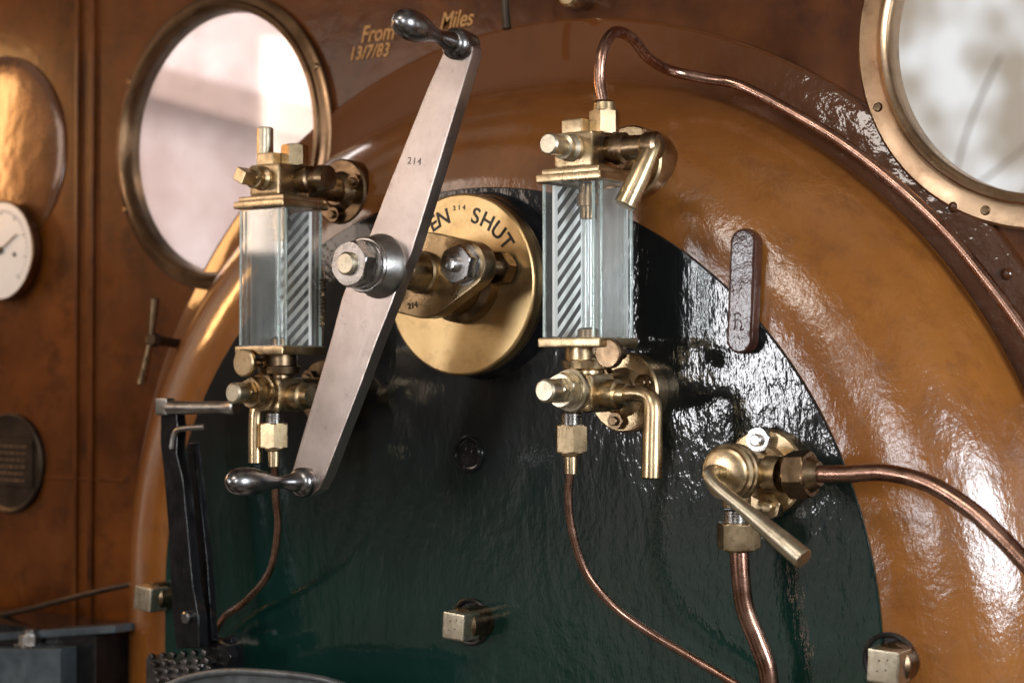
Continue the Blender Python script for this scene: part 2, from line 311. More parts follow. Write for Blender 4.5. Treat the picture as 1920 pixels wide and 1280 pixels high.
def text(bm,body,size,loc,tilt=0.,shear=0.,ext=.0012,spacing=1.0,align='CENTER',bold=0.0,sx=1.0):
    cu=bpy.data.curves.new("t",'FONT'); cu.body=body; cu.size=size; cu.extrude=ext; cu.shear=shear; cu.align_x=align; cu.align_y='CENTER'; cu.space_character=spacing; cu.offset=bold
    o=bpy.data.objects.new("t",cu); col.objects.link(o); bpy.context.view_layer.update()
    me=bpy.data.meshes.new_from_object(o.evaluated_get(bpy.context.evaluated_depsgraph_get()))
    mt=Matrix.Translation(loc)@Matrix.Rotation(tilt,4,'Y')@Matrix.Rotation(math.radians(90),4,'X')@Matrix.Diagonal((sx,1,1,1))
    me.transform(mt); bm.from_mesh(me); bpy.data.meshes.remove(me); bpy.data.objects.remove(o); bpy.data.curves.remove(cu)

# ============================================================ boiler backhead
CX,CZ,R=-.08,1.10,.70
def arch(n=96,leg=.55):
    pts=[]
    for k in range(8,0,-1): pts.append((V((CX+R,0,CZ-leg*k/8)),V((1,0,0))))
    for k in range(n+1):
        a=math.pi*k/n; nn=V((math.cos(a),0,math.sin(a))); pts.append((V((CX,0,CZ))+nn*R,nn))
    for k in range(1,9): pts.append((V((CX-R,0,CZ-leg*k/8)),V((-1,0,0))))
    return pts
boiler=root("boiler_backhead",V((CX,0,.55)),"arched boiler backhead with ochre rim and glossy black-green face","boiler")
bm=B(); rows=[]
for p,nn in arch():
    a=.206+.05*max(0,-nn.x)**1.5+.02*max(0,nn.x); b=.25; row=[p-nn*.03+V((0,.004,0)),p+V((0,.004,0))]
    for j in range(1,29):
        t=math.pi/2*j/28; row.append(p+nn*(a*math.sin(t))+V((0,.004+b*(1-math.cos(t)),0)))
    row.append(row[-1]+V((0,.5,0)))
    rows.append([bm.verts.new(q) for q in row])
for A,C_ in zip(rows[:-1],rows[1:]):
    for k in range(len(A)-1): bm.faces.new((A[k],A[k+1],C_[k+1],C_[k]))
bmesh.ops.recalc_face_normals(bm,faces=bm.faces)
finish(bm,"curved_rim",M['rim'],boiler,wn=False,sharp=60,label="rounded ochre painted rim with glossy ripples")
bm=B(); slab(bm,[p for p,nn in arch()],V((0,.03,0)),.003)
finish(bm,"face_plate",M['face'],boiler,wn=True)

# ============================================================ cab wall with portholes
WY=.2
wall=root("cab_wall",V((0,WY,.3)),"brown varnished cab front wall with brass portholes","wall")
winL=W(407,265,-.185); winR=W(1968,47,-.185); winR.y=winL.y=WY
bm=B(); es=[]
def loop(pts):
    vs=[bm.verts.new(p) for p in pts]
    for i in range(len(vs)): es.append(bm.edges.new((vs[i],vs[(i+1)%len(vs)])))
loop([V((-3.,WY,.2)),V((2.,WY,.2)),V((2.,WY,3.)),V((-3.,WY,3.))])
for w in (winL,winR): loop([w+V((math.cos(2*math.pi*i/72),0,math.sin(2*math.pi*i/72)))*.262 for i in range(72)])
bmesh.ops.triangle_fill(bm,use_beauty=True,edges=es,normal=FRONT)
finish(bm,"wall_sheet",M['wall'],wall,wn=False)
bm=B()
for (u,w) in ((140,8),(168,12)):
    p=W(u,560,-.19); box(bm,V((p.x,WY-.003,1.6)),(w*.0012,.012,2.6),bev=.003)
p=W(196,900,-.19); q=W(60,893,-.19)
box(bm,V(((p.x+q.x)/2,WY-.001,p.z)),(abs(p.x-q.x)+.1,.005,.006),bev=.0015)
finish(bm,"bead_moulding",M['wall'],wall)
bm=B(); rr=[]
for k in range(121):
    a=-.5+(math.pi+1.)*k/120; d=V((math.cos(a),0,math.sin(a))); o=V((CX,WY,CZ))
    rr.append([bm.verts.new(o+d*.86+V((0,-.012,0))),bm.verts.new(o+d*.992+V((0,-.012,0))),bm.verts.new(o+d*1.0+V((0,-.008,0))),bm.verts.new(o+d*1.001+V((0,.002,0)))])
for A,C_ in zip(rr[:-1],rr[1:]):
    for k in range(3): bm.faces.new((A[k],A[k+1],C_[k+1],C_[k]))
bmesh.ops.recalc_face_normals(bm,faces=bm.faces)
for k in range(5):
    a=.20+k*.13; d=V((math.cos(a),0,math.sin(a)))
    lathe(bm,V((CX,WY-.011,CZ))+d*.976,FRONT,[(0,.009),(.003,.0085),(.006,.006),(.0075,.003),(.008,0)],16)
finish(bm,"angle_ring",M['band'],wall,wn=False,label="dark brown painted ring around the boiler with a few rivets")
for w,ri,ro,mk,angs in ((winL,.256,.292,'rimdark',(25,205,150,-60)),(winR,.238,.290,'rimbrass',(200,250,160,300))):
    win=bpy.data.objects.new("porthole_window",None); win.location=w; col.objects.link(win); win.empty_display_size=.05
    WL[win.name]=w.copy(); attach(win,wall)
    bm=B()
    lathe(bm,w,FRONT,[(-.01,ro),(.012,ro),(.016,ro-.004),(.017,ri+.022),(.019,ri+.017),(.027,ri+.014),(.029,ri+.009),(.025,ri+.003),(.018,ri),(-.02,ri),(-.02,ro-.01)],96,loop=True)
    finish(bm,"window_frame",M[mk],win,wn=False,sharp=40)
    bm=B(); lathe(bm,w,FRONT,[(.0,0),(.0,ri+.002),(.006,ri+.002),(.006,0)],72)
    finish(bm,"window_glass",M['pane'],win,wn=False)
    for a in angs:
        a=math.radians(a); p=w+V((math.cos(a),0,math.sin(a)))*(.5*(ro+ri)+.009)+V((0,-.015,0))
        bm=B(); lathe(bm,p,FRONT,[(0,.0075),(.003,.007),(.005,.0055),(.0055,0)],20); box(bm,p+V((0,-.005,0)),(.0015,.0015,.011),Matrix.Rotation(a,3,'Y'),0)
        finish(bm,"screw",M['bronze'],win)
bm=B(); yb=WY-.0015
def wt(u,v,body,px,sp_=1.0):
    p=W(u,v,-WY); text(bm,body,px*S(u,v,-WY),V((p.x,yb,p.z)),tilt=math.radians(1),shear=.32,ext=.0008,bold=.0006,sx=.84,spacing=sp_)
wt(708,64,"From",44); wt(856,38,"Miles",44); wt(692,99,"13/7/83",35,1.08)
finish(bm,"painted_lettering",M['gold'],wall,wn=False,label="worn gold lettering From Miles 13/7/83")

# ============================================================ outside
bm=B(); slab(bm,[V((-22,12,-6)),V((12,12,-6)),V((12,12,12)),V((-22,12,12))],V((0,.1,0)),0)
sky=finish(bm,"sky",M['white'],wn=False); tag(sky,"bright hazy daylight sky outside the cab windows","sky",kind="structure")
m=bpy.data.materials.new("bright_sky"); m.use_nodes=True; nt=m.node_tree; nt.nodes.clear()
o_=N(nt,"ShaderNodeOutputMaterial"); e_=N(nt,"ShaderNodeEmission",Strength=1.05); g_=N(nt,"ShaderNodeNewGeometry"); n_=N(nt,"ShaderNodeTexNoise",Scale=2.0,Detail=1.)
cr=N(nt,"ShaderNodeValToRGB"); cr.color_ramp.elements[0].position=.36; cr.color_ramp.elements[0].color=(.42,.36,.29,1); cr.color_ramp.elements[1].position=.62; cr.color_ramp.elements[1].color=(.90,.92,.94,1)
nt.links.new(g_.outputs["Position"],n_.inputs["Vector"]); nt.links.new(n_.outputs["Fac"],cr.inputs[0]); nt.links.new(cr.outputs[0],e_.inputs[0]); nt.links.new(e_.outputs[0],o_.inputs[0])
sky.data.materials[0]=m
bm=B(); slab(bm,[V((-14,6,-2)),V((-3.6,6,-2)),V((-3.6,6,6)),V((-14,6,6))],V((0,.3,0)),0)
sw=finish(bm,"station_wall",pbr("sunlit_pale_brick",(.54,.42,.40),(.78,.69,.68),0,.8,.05,1.6,.3,20,dirt=(.46,.34,.32)),wn=False); tag(sw,"pale pinkish sunlit station wall beyond the porthole","wall")
bm=B(); box(bm,V((-6.9,5.7,3.45)),(4.4,.12,.20),Matrix.Rotation(math.radians(16),3,'Y'),.01)
be=finish(bm,"canopy_beam",pbr("brown_beam",(.36,.25,.22),(.46,.34,.30),0,.6)); tag(be,"brown canopy beam fixed along the pale wall","beam")
tr=root("roof_truss",V((-2,9.5,0)),"thin curved brown roof truss of the train shed","roof truss")
mt_=pbr("truss_brown",(.50,.42,.32),(.70,.62,.52),0,.6)
rs=random.Random(11)
for k in range(6):
    a=V((rs.uniform(-3.9,-1.8),9.5,rs.uniform(1.6,2.4))); b_=V((a.x+rs.uniform(-.9,1.8),9.5,rs.uniform(2.9,4.2))); mid=(a+b_)/2+V((rs.uniform(-.6,.6),0,rs.uniform(-.2,.4)))
    bm=B(); sweep(bm,[a,mid,b_],rs.uniform(.008,.016),10,10); finish(bm,"truss_member",mt_,tr,wn=False)

# ============================================================ regulator plate
D0=W(861,533,.055)
plate=root("regulator_plate",D0+V((0,.055,0)),"round brass regulator plate stamped OPEN and SHUT","regulator plate")
r=.144
bm=B(); lathe(bm,D0,V((0,1,0)),[(0,0),(0,r-.004),(.0015,r-.0015),(.004,r),(.022,r),(.025,r-.003),(.025,0)],96)
finish(bm,"disc",M['brass2'],plate)
bm=B(); lathe(bm,D0+V((.006,.022,0)),V((0,1,0)),[(0,0),(0,r),(.04,r+.008),(.04,0)],72)
finish(bm,"backing_boss",M['black'],plate)
bm=B()
for ch,a in (("S",17),("H",29.5),("U",43),("T",55.5),("N",-16.5),("E",-27.5),("P",-39),("O",-52)):
    a=math.radians(a); p=D0+V((math.sin(a),0,math.cos(a)))*.110; p.y=D0.y-.0002; text(bm,ch,.035,p,tilt=a,ext=.0006,bold=.0005)
for i,ch in enumerate("214"):
    a=math.radians(-4.5+i*4.5); p=D0+V((math.sin(a),0,math.cos(a)))*.121; p.y=D0.y-.0002; text(bm,ch,.0105,p,tilt=a,ext=.0006,bold=.0002)
finish(bm,"stamped_lettering",M['ink'],plate,wn=False,label="black stamped letters OPEN SHUT 214")
SH=W(872,517,.055)   # spindle axis
bm=B()
lathe(bm,V((SH.x,-.055,SH.z-.010)),FRONT,[(0,.066),(.02,.064),(.028,.054),(.085,.050),(.09,0)],56)
finish(bm,"gland_boss",M['bronze'],plate)
bm=B(); tl=math.radians(9); ux=V((math.cos(tl),0,math.sin(tl))); uz=V((-math.sin(tl),0,math.cos(tl))); cc=V((SH.x,-.132,SH.z-.004))
def hull(cs):
    pts=[]
    for k in range(90):
        a=2*math.pi*k/90; d=ux*math.cos(a)+uz*math.sin(a)
        best=max(cs,key=lambda q:(q[0]).dot(d)+q[1]); pts.append(best[0]+d*best[1])
    out=[pts[0]]
    for p in pts[1:]:
        if (p-out[-1]).length>1e-4: out.append(p)
    return out
h=[cc+p for p in hull([(V((0,0,0)),.066),(ux*.080,.037),(-ux*.080,.037)])]
slab(bm,h,V((0,-.030,0)),.003)
finish(bm,"gland_flange",M['brass'],plate,sharp=20)
bm=B(); text(bm,"214",.013,cc+V((-.020,-.0305,-.046)),tilt=math.radians(-8),ext=.0005,bold=.0003); finish(bm,"stamped_number",M['ink'],plate,wn=False)
for sg in (1,-1):
    q=cc+ux*.080*sg
    bm=B(); rod(bm,V((q.x,-.055,q.z)),V((q.x,-.197,q.z)),.0125); lathe(bm,V((q.x,-.197,q.z)),FRONT,[(0,.0115),(.003,.009),(.0045,0)],24)
    finish(bm,"stud",M['steel'],plate)
    bm=B(); lathe(bm,V((q.x,-.162,q.z)),FRONT,[(0,.031),(.003,.031),(.0035,0)],32); nut(bm,V((q.x,-.1655,q.z)),FRONT,.030,.022,.3); finish(bm,"hex_nut",M['steel'],plate)
    bm=B(); nut(bm,V((q.x,-.062,q.z)),FRONT,.027,.024,.1); finish(bm,"hex_nut",M['bronze'],plate)

# ============================================================ regulator handle
HY=.262
reg=root("locomotive_regulator",V((SH.x,-.16,SH.z)),"long double-ended brushed steel regulator handle on brass spindle","regulator handle")
bm=B(); lathe(bm,V((SH.x,-.16,SH.z)),FRONT,[(0,.033),(.012,.033),(.014,.029),(.06,.028),(.062,.032),(.085,.032),(.086,0)],44); finish(bm,"spindle",M['brass'],reg)
outl=[(832,96),(800,168),(764,258),(727,350),(696,432),(680,470),(655,520),(640,560),(622,630),(597,715),(570,805),(547,884),
      (548,908),(560,925),(580,930),(597,918),(610,893),(640,815),(675,725),(706,640),(735,568),(752,520),(773,470),(795,400),(825,302),(856,200),(884,108),(886,88),(872,72),(852,70),(838,80)]
bm=B(); slab(bm,[W(u,v,HY) for u,v in outl],V((0,.024,0)),.0028)
finish(bm,"arm",M['armsteel'],reg,sharp=20)
HB=W(712,499,HY)
bm=B(); lathe(bm,V((HB.x,-HY+.03,HB.z)),FRONT,[(0,.040),(.028,.048),(.032,.048),(.038,.046),(.046,.0425),(.055,.039),(.060,.036),(.061,0)],56)
finish(bm,"hub",M['hubsteel'],reg,sharp=40)
bm=B(); lathe(bm,V((HB.x,-HY-.031,HB.z)),FRONT,[(0,.0),(.0,.040),(.004,.041),(.007,.039),(.0071,.034),(.0075,.036),(.011,.0365),(.0135,.034),(.014,0)],48); finish(bm,"washer",M['steel'],reg)
bm=B(); nut(bm,V((HB.x,-HY-.045,HB.z)),FRONT,.035,.026,.25); finish(bm,"hex_nut",M['steel'],reg)
bm=B(); rod(bm,V((HB.x,-HY-.06,HB.z)),V((HB.x,-HY-.079,HB.z)),.017,ch=.003); finish(bm,"spindle_end",M['palebrass'],reg)
bm=B(); p=W(777,303,HY); text(bm,"214",.015,p+V((0,-.0003,0)),tilt=math.radians(8),ext=.0004,spacing=1.25); finish(bm,"stamped_number",M['faint'],reg,wn=False)
for (u,v,uu,vv) in ((861,84,768,45),(572,903,454,902)):
    p=W(u,v,HY); q=W(uu,vv,HY+.112); d=(q-p); l=d.length+.030
    bm=B(); lathe(bm,p+V((0,.027,0)),FRONT,[(0,0),(0,.018),(.003,.020),(.026,.0225),(.032,.0232),(.040,.022),(.045,.017),(.048,.010),(.049,0)],40)
    prof=[(0,.0135),(.010,.0145),(.020,.0128),(.030,.0102),(.038,.0092),(.046,.0098),(.056,.0120),(.066,.0148),(.077,.0178),(.088,.0202),(.099,.0216),(.110,.0214),(.120,.0198),(.129,.0162),(.135,.011),(.1385,.0048),(.1393,0)]
    lathe(bm,p+V((0,-.012,0)),d,[(a*(l-.012)/.139,b) for a,b in prof],44); finish(bm,"grip",M['darksteel'],reg,sharp=50,wn=False)

# ============================================================ water gauges
def gauge(G,side,label):
    g=lambda x,y,z:G+V((x,y,z)); D=-G.y
    rt=root("water_gauge",V((G.x,0,G.z)),label,"water gauge",group="water gauges on the boiler face")
    w=.048; hh=.111
    bm=B()
    box(bm,g(0,-w+.004,0),(2*w-.002,.008,2*hh),bev=.001)
    box(bm,g(w-.004,.004,0),(.008,2*w-.010,2*hh),bev=.001)
    if side=='L': box(bm,g(-w+.004,.004,0),(.008,2*w-.010,2*hh),bev=.001)
    finish(bm,"glass_cover",M['glass'],rt)
    bm=B()
    for x,y in ((w-.0105,-w+.0025),(w-.0025,-w+.0105),(-w+.002,-w+.002),(w-.003,w-.003)):
        box(bm,g(x,y,0),(.0035,.0035,2*hh-.002),bev=.0008)
    finish(bm,"glass_edge",M['edge'],rt)
    bm=B()
    if side=='L':
        box(bm,g(.008,w-.022,0),(.068,.004,2*hh-.004),bev=.0005); finish(bm,"striped_plate",M['stripx'],rt,wn=False)
        bm=B(); box(bm,g(-w+.014,-.004,0),(.003,.060,2*hh-.006),bev=.0005); finish(bm,"frosted_side",M['frost2'],rt,wn=False)
    else:
        box(bm,g(-w+.012,.002,0),(.004,2*w-.018,2*hh-.004),bev=.0005); finish(bm,"striped_plate",M['stripy'],rt,wn=False)
        bm=B(); box(bm,g(.004,w-.006,0),(2*w-.022,.004,2*hh-.004),bev=.0005); finish(bm,"back_glass",M['frost'],rt,wn=False)
    bm=B(); lathe(bm,g(.004,-.006,-hh),ZZ,[(0,.0095),(2*hh,.0095)],24); finish(bm,"glass_tube",M['tube'],rt,wn=False)
    bm=B(); lathe(bm,g(.004,-.006,hh-.05),ZZ,[(0,.010),(0,.0125),(.018,.0125),(.018,.017),(.036,.017),(.036,.014),(.05,.014)],24); finish(bm,"upper_tube_gland",M['bronze'],rt)
    bm=B(); lathe(bm,g(.004,-.006,-hh),ZZ,[(0,.016),(.012,.016),(.015,.011)],24); finish(bm,"lower_tube_gland",M['bronze'],rt)
    bm=B(); box(bm,g(0,0,.118),(.110,.110,.012),bev=.003); box(bm,g(0,0,.127),(.098,.098,.010),bev=.003); finish(bm,"top_cap",M['brass'],rt)
    bm=B(); box(bm,g(0,0,-.118),(.106,.106,.014),bev=.003); finish(bm,"bottom_cap",M['brass'],rt)
    bk=D-.004 if side=='R' else D+.012
    bm=B(); box(bm,g(0,-.004,.158),(.066,.074,.052),bev=.006); lathe(bm,g(0,.02,.158),V((0,1,0)),[(0,.024),(.02,.024),(.024,.030),(.04,.030),(.044,.022),(bk-.02,.022)],36)
    finish(bm,"upper_valve_body",M['brass'],rt)
    bm=B(); box(bm,g(-.010,-.012,.193),(.036,.034,.022),bev=.003); finish(bm,"square_plug",M['brass'],rt)
    bm=B(); z0=.183
    nut(bm,g(.024,.006,z0),ZZ,.0225,.034,.3); lathe(bm,g(.024,.006,z0+.033),ZZ,[(0,.017),(.012,.016),(.016,.012),(.016,0)] if side=='R' else [(0,.014),(.003,.010),(.004,0)],28); finish(bm,"union_nut",M['brass'],rt)
    bm=B(); zz=.160
    lathe(bm,g(-.004,-.040,zz),FRONT,[(0,.020),(.004,.020),(.008,.0145),(.014,.0145),(.016,.018),(.022,.018),(.024,.012),(.030,.0115)],32)
    if side=='R': lathe(bm,g(-.004,-.066,zz),FRONT,[(0,.012),(.002,.0145),(.030,.0155),(.033,.013),(.033,0)],32)
    else: box(bm,g(-.004,-.080,zz),(.022,.028,.022),Matrix.Rotation(.5,3,'Y'),.002)
    finish(bm,"front_plug",M['palebrass'] if side=='R' else M['brass'],rt)
    for z,rr,yy in ((.155,.056,bk),(-.190,.060,D-.022)):
        bm=B(); lathe(bm,g(0,yy+.045,z),FRONT,[(0,rr*.97),(.04,rr),(.053,rr),(.056,rr-.003),(.056,rr*.62),(.062,rr*.55),(.068,rr*.42),(.068,0)],56); finish(bm,"mounting_flange",M['brass'] if side=='R' else M['bronze'],rt)  # left flanges are brass; their shadow is put into the dark bronze colour
        for k in range(3):
            a=math.radians(20+k*120); q=g(math.cos(a)*rr*.72,yy-.010,z+math.sin(a)*rr*.72)
            bm=B(); nut(bm,q,FRONT,.014,.012,k); rod(bm,q,q+V((0,-.018,0)),.007); finish(bm,"flange_bolt",M['bronze'],rt)
    bm=B(); lathe(bm,g(-.004,0,-.168),ZZ,[(0,.020),(.006,.024),(.010,.024),(.013,.034),(.024,.036),(.026,.030),(.045,.030)],36); finish(bm,"neck",M['brass'] if side=='R' else M['bronze'],rt)
    bm=B(); box(bm,g(0,0,-.190),(.052,.066,.056),bev=.009); lathe(bm,g(0,.02,-.188),V((0,1,0)),[(0,.026),(D-.03,.026)],32); lathe(bm,g(0,0,-.192),XX,[(-.03,0),(-.03,.018),(.034,.018),(.036,.022),(.05,.022),(.052,.016),(.066,.016),(.066,0)],32)
    finish(bm,"lower_valve_body",M['brass'],rt)
    bm=B(); zz=-.186
    lathe(bm,g(-.006,-.032,zz),FRONT,[(0,.030),(.004,.031),(.009,.030),(.010,.026),(.015,.026),(.016,0)],36); nut(bm,g(-.006,-.048,zz),FRONT,.026,.018,.4); nut(bm,g(-.006,-.067,zz),FRONT,.019,.014,.1); finish(bm,"lower_plug_nut",M['palebrass'] if side=='R' else M['brass'],rt)
    bm=B(); rod(bm,g(-.006,-.081,zz),g(-.006,-.106,zz),.0165,ch=.003); finish(bm,"lower_plug",M['palebrass'],rt)
    ux_,uy_=(-.018,-.018) if side=='R' else (.0,-.015)
    bm=B(); prof=[(0,.0)]
    for k in range(7): prof+=[(.002+k*.004,.0135),(.004+k*.004,.0155)]
    prof+=[(.031,.0)]
    lathe(bm,g(ux_,uy_,-.216),-ZZ,prof,28); finish(bm,"drain_thread",M['steel'],rt)
    bm=B(); nut(bm,g(ux_,uy_,-.236),-ZZ,.0245,.040,.35); lathe(bm,g(ux_,uy_,-.276),-ZZ,[(0,.016),(.004,.0145),(.006,.010),(.030,.0095),(.031,0)],28); finish(bm,"drain_union",M['brass'],rt)
    if side=='R':
        bm=B(); lathe(bm,g(.03,.005,.160),XX,[(0,.019),(.012,.019),(.014,.023),(.03,.023),(.032,.018),(.06,.017),(.066,.02),(.082,.02),(.086,.015),(.087,0)],32); finish(bm,"lever_boss",M['bronze'],rt)
        bm=B(); sweep(bm,[g(.103,.005,.170),g(.106,.0,.155),g(.098,-.012,.125),g(.080,-.028,.075)],lambda t:.012+.005*t,24,8); finish(bm,"lever",M['brass'],rt,sharp=40)
        bm=B(); sweep(bm,[g(.055,0,-.192),g(.082,0,-.190),g(.102,0,-.196),g(.109,-.002,-.212),g(.109,-.004,-.25),g(.109,-.006,-.308)],lambda t:.0115+.0045*max(0,t-.2),24,8); finish(bm,"lever",M['brass'],rt,sharp=40)
        bm=B(); lathe(bm,g(.058,-.03,-.134),FRONT,[(-.03,.008),(0,.008),(0,.019),(.002,.0215),(.010,.0215),(.012,.019),(.012,0)],32); finish(bm,"thumb_screw",M['bronze'],rt)
    else:
        bm=B(); rod(bm,g(-.036,.0,.15),g(-.036,.0,.250),.0135,ch=.002); finish(bm,"lever",M['palebrass'],rt)
        bm=B(); sweep(bm,[g(-.02,-.02,-.200),g(-.03,-.024,-.215),g(-.032,-.025,-.24),g(-.032,-.025,-.300)],lambda t:.0115,24,8); finish(bm,"lever",M['brass'],rt,sharp=40)
        bm=B(); lathe(bm,g(.03,.012,.160),XX,[(0,.019),(.012,.022),(.026,.022),(.03,.016),(.045,.016),(.048,.022),(.062,.020),(.064,0)],32); finish(bm,"lever_boss",M['bronze'],rt)
        bm=B(); lathe(bm,g(-.022,-.056,-.138),FRONT,[(-.03,.008),(0,.008),(0,.019),(.002,.0225),(.008,.0225),(.010,.020),(.010,0)],32); finish(bm,"thumb_screw",M['brass'],rt)
        bm=B(); pts=[g(.064,.030,.02)]
        for k in range(160):
            a=k*.55; pts.append(g(.064+.005*math.cos(a),.030+.005*math.sin(a),.0-.0005*k))
        pts.append(g(.064,.030,-.11))
        sweep(bm,pts,.0011,6,smooth=False); finish(bm,"coil_spring",M['bronze'],rt,wn=False)
    return rt
GR=W(1103,490,.128); GL=W(527,522,.145)
gauge(GR,'R',"brass water gauge with clear glass box and striped plate")
gauge(GL,'L',"brass water gauge with upright lever and coil spring")
# ============================================================ pipes
def pipe(pts,r,label):
    bm=B(); sweep(bm,[p if isinstance(p,Vector) else W(*p) for p in pts],r,20,10)
    o=finish(bm,"copper_pipe",M['copper'],wn=False,sharp=50); tag(o,label,"pipe"); return o
pipe([GR+V((-.018,-.018,-.300)),(1066,930,.140),(1074,1000,.13),(1100,1075,.11),(1150,1135,.09),(1210,1180,.075),(1290,1228,.06),(1385,1285,.05)],.0062,"thin copper drain pipe curving down from the water gauge")
pipe([GL+V((.0,-.015,-.300)),(517,930,.15),(521,990,.13),(506,1070,.10),(462,1125,.07),(422,1155,.05),(400,1190,.03)],.0062,"thin copper drain pipe bending towards the lever pivot")
pipe([GR+V((.024,.006,.22)),(1124,150,.124),(1130,95,.12),(1152,61,.09),(1185,72,.04),(1215,108,-.02),(1255,132,-.09),(1320,147,-.13),(1385,160,-.15),(1480,208,-.155),(1580,268,-.16),(1680,345,-.16),(1770,430,-.16),(1850,525,-.16),(1930,635,-.16),(1990,740,-.16)],.0085,"copper steam pipe arching over the boiler crown")
pipe([(1535,888,.085),(1590,888,.085),(1660,886,.085),(1740,906,.09),(1820,955,.095),(1885,1015,.10),(1950,1085,.105)],.0118,"thick copper pipe leaving the steam valve sideways")
pipe([(1386,1025,.075),(1389,1080,.075),(1397,1140,.07),(1420,1200,.06),(1438,1250,.055),(1444,1300,.05)],.0135,"thick copper pipe running down from the steam valve")

# ============================================================ steam valve
fc=W(1442,884,.0)
vl=root("steam_valve",fc,"brass steam valve with long angled lever and copper unions","valve")
bm=B(); lathe(bm,fc,FRONT,[(0,.062),(.014,.062),(.017,.059),(.017,.04),(.024,.036),(.03,0)],56); finish(bm,"mounting_flange",M['brass'],vl)
for (u,v,mt) in ((1427,824,'steel'),(1447,948,'brass')):
    q=W(u,v,.02); bm=B(); nut(bm,V((q.x,-.012,q.z)),FRONT,.0195,.020,.2); rod(bm,V((q.x,-.03,q.z)),V((q.x,-.040,q.z)),.009); finish(bm,"hex_nut",M[mt],vl)
e=W(1358,886,.13)
bm=B(); lathe(bm,V((e.x,-.01,e.z)),FRONT,[(0,.028),(.03,.025),(.04,.028),(.078,.030),(.084,.039),(.096,.039),(.098,.036),(.101,.036),(.103,.039),(.110,.039),(.113,.035),(.119,.034),(.122,.029),(.123,.016),(.124,0)],48)
q=W(1470,889,.085)
o0=V((e.x,-.07,e.z)); l=(q-o0).length
lathe(bm,o0,q-o0,[(0,.02),(l*.6,.020),(l*.62,.025),(l,.025)],32)
q2=W(1381,955,.075); lathe(bm,V((q2.x,q2.y,e.z)),-ZZ,[(0,.022),(.05,.02)],32)
finish(bm,"valve_body",M['brass'],vl)
bm=B(); a=W(1474,890,.085); b=W(1538,888,.085); d=(b-a); l=d.length
nut(bm,a+d*.12,d,.034,l*.62,.25); lathe(bm,a+d*.74,d,[(0,.025),(l*.1,.022),(l*.26,.0165),(l*.26,0)],32); finish(bm,"side_union_nut",M['bronze'],vl)
bm=B(); prof=[(0,0)]
for k in range(7): prof+=[(.001+k*.004,.0165),(.003+k*.004,.0185)]
prof+=[(.032,0)]; q=W(1380,953,.075); lathe(bm,q,-ZZ,prof,28); finish(bm,"thread",M['steel'],vl)
bm=B(); q=W(1385,979,.075); nut(bm,q,-ZZ,.031,.037,.25); lathe(bm,q-ZZ*.037,-ZZ,[(0,.022),(.004,.018),(.004,0)],28); finish(bm,"lower_union_nut",M['brass'],vl)
bm=B(); sweep(bm,[W(1340,885,.125),W(1334,885,.145),W(1330,892,.158),W(1345,913,.166),W(1400,958,.172),W(1450,1000,.178),W(1506,1047,.184)],lambda t:.0115-.0022*math.sin(t*3.1)+(.0032*min(1,max(0,(t-.60)/.3))),24,8)
finish(bm,"lever",M['palebrass'],vl,sharp=40)

# ============================================================ small fittings on the face
bm=B(); pts=[]; a=W(1407,457,.0); b=W(1400,636,.0); rr=.021
for k in range(17): t=math.pi*k/16; pts.append(a+V((math.cos(t)*rr,0,math.sin(t)*rr)))
for k in range(17): t=math.pi+math.pi*k/16; pts.append(b+V((math.cos(t)*rr,0,math.sin(t)*rr)))
st_=root("cover_strap",(a+b)/2,"rounded upright dark red-brown strap with raised script marks","strap")
slab(bm,pts,V((0,-.024,0)),.005)
finish(bm,"strap_bar",M['blacktag'],st_,sharp=25)
bm=B(); q=V((b.x,-.0245,b.z+.022))
for st3 in (((-.009,.018),(-.008,.0),(-.010,-.012)),((-.010,.018),(0,.020),(.004,.014)),((-.008,.006),(-.002,.008)),((.002,.006),(.006,-.002),(.003,-.012),(.010,-.010))):
    sweep(bm,[q+V((x*.75,0,z*.75)) for x,z in st3],.0010,8,5)
finish(bm,"script_marks",M['blacktag'],st_,wn=False)
q=W(881,851,.0); bm=B()
lathe(bm,q,FRONT,[(-.004,.030),(.004,.030),(.007,.0285),(.007,.0255),(.002,.0235),(.0015,.021),(.003,.019),(.003,0)],48)
for k in range(2): box(bm,q+V((-.006+k*.011,-.003,.003-.004*k)),(.003,.002,.016),Matrix.Rotation(.3,3,'Y'),.0005)
o=finish(bm,"round_boss",M['black'],wn=False); tag(o,"small round black boss painted over on the boiler face","boss")
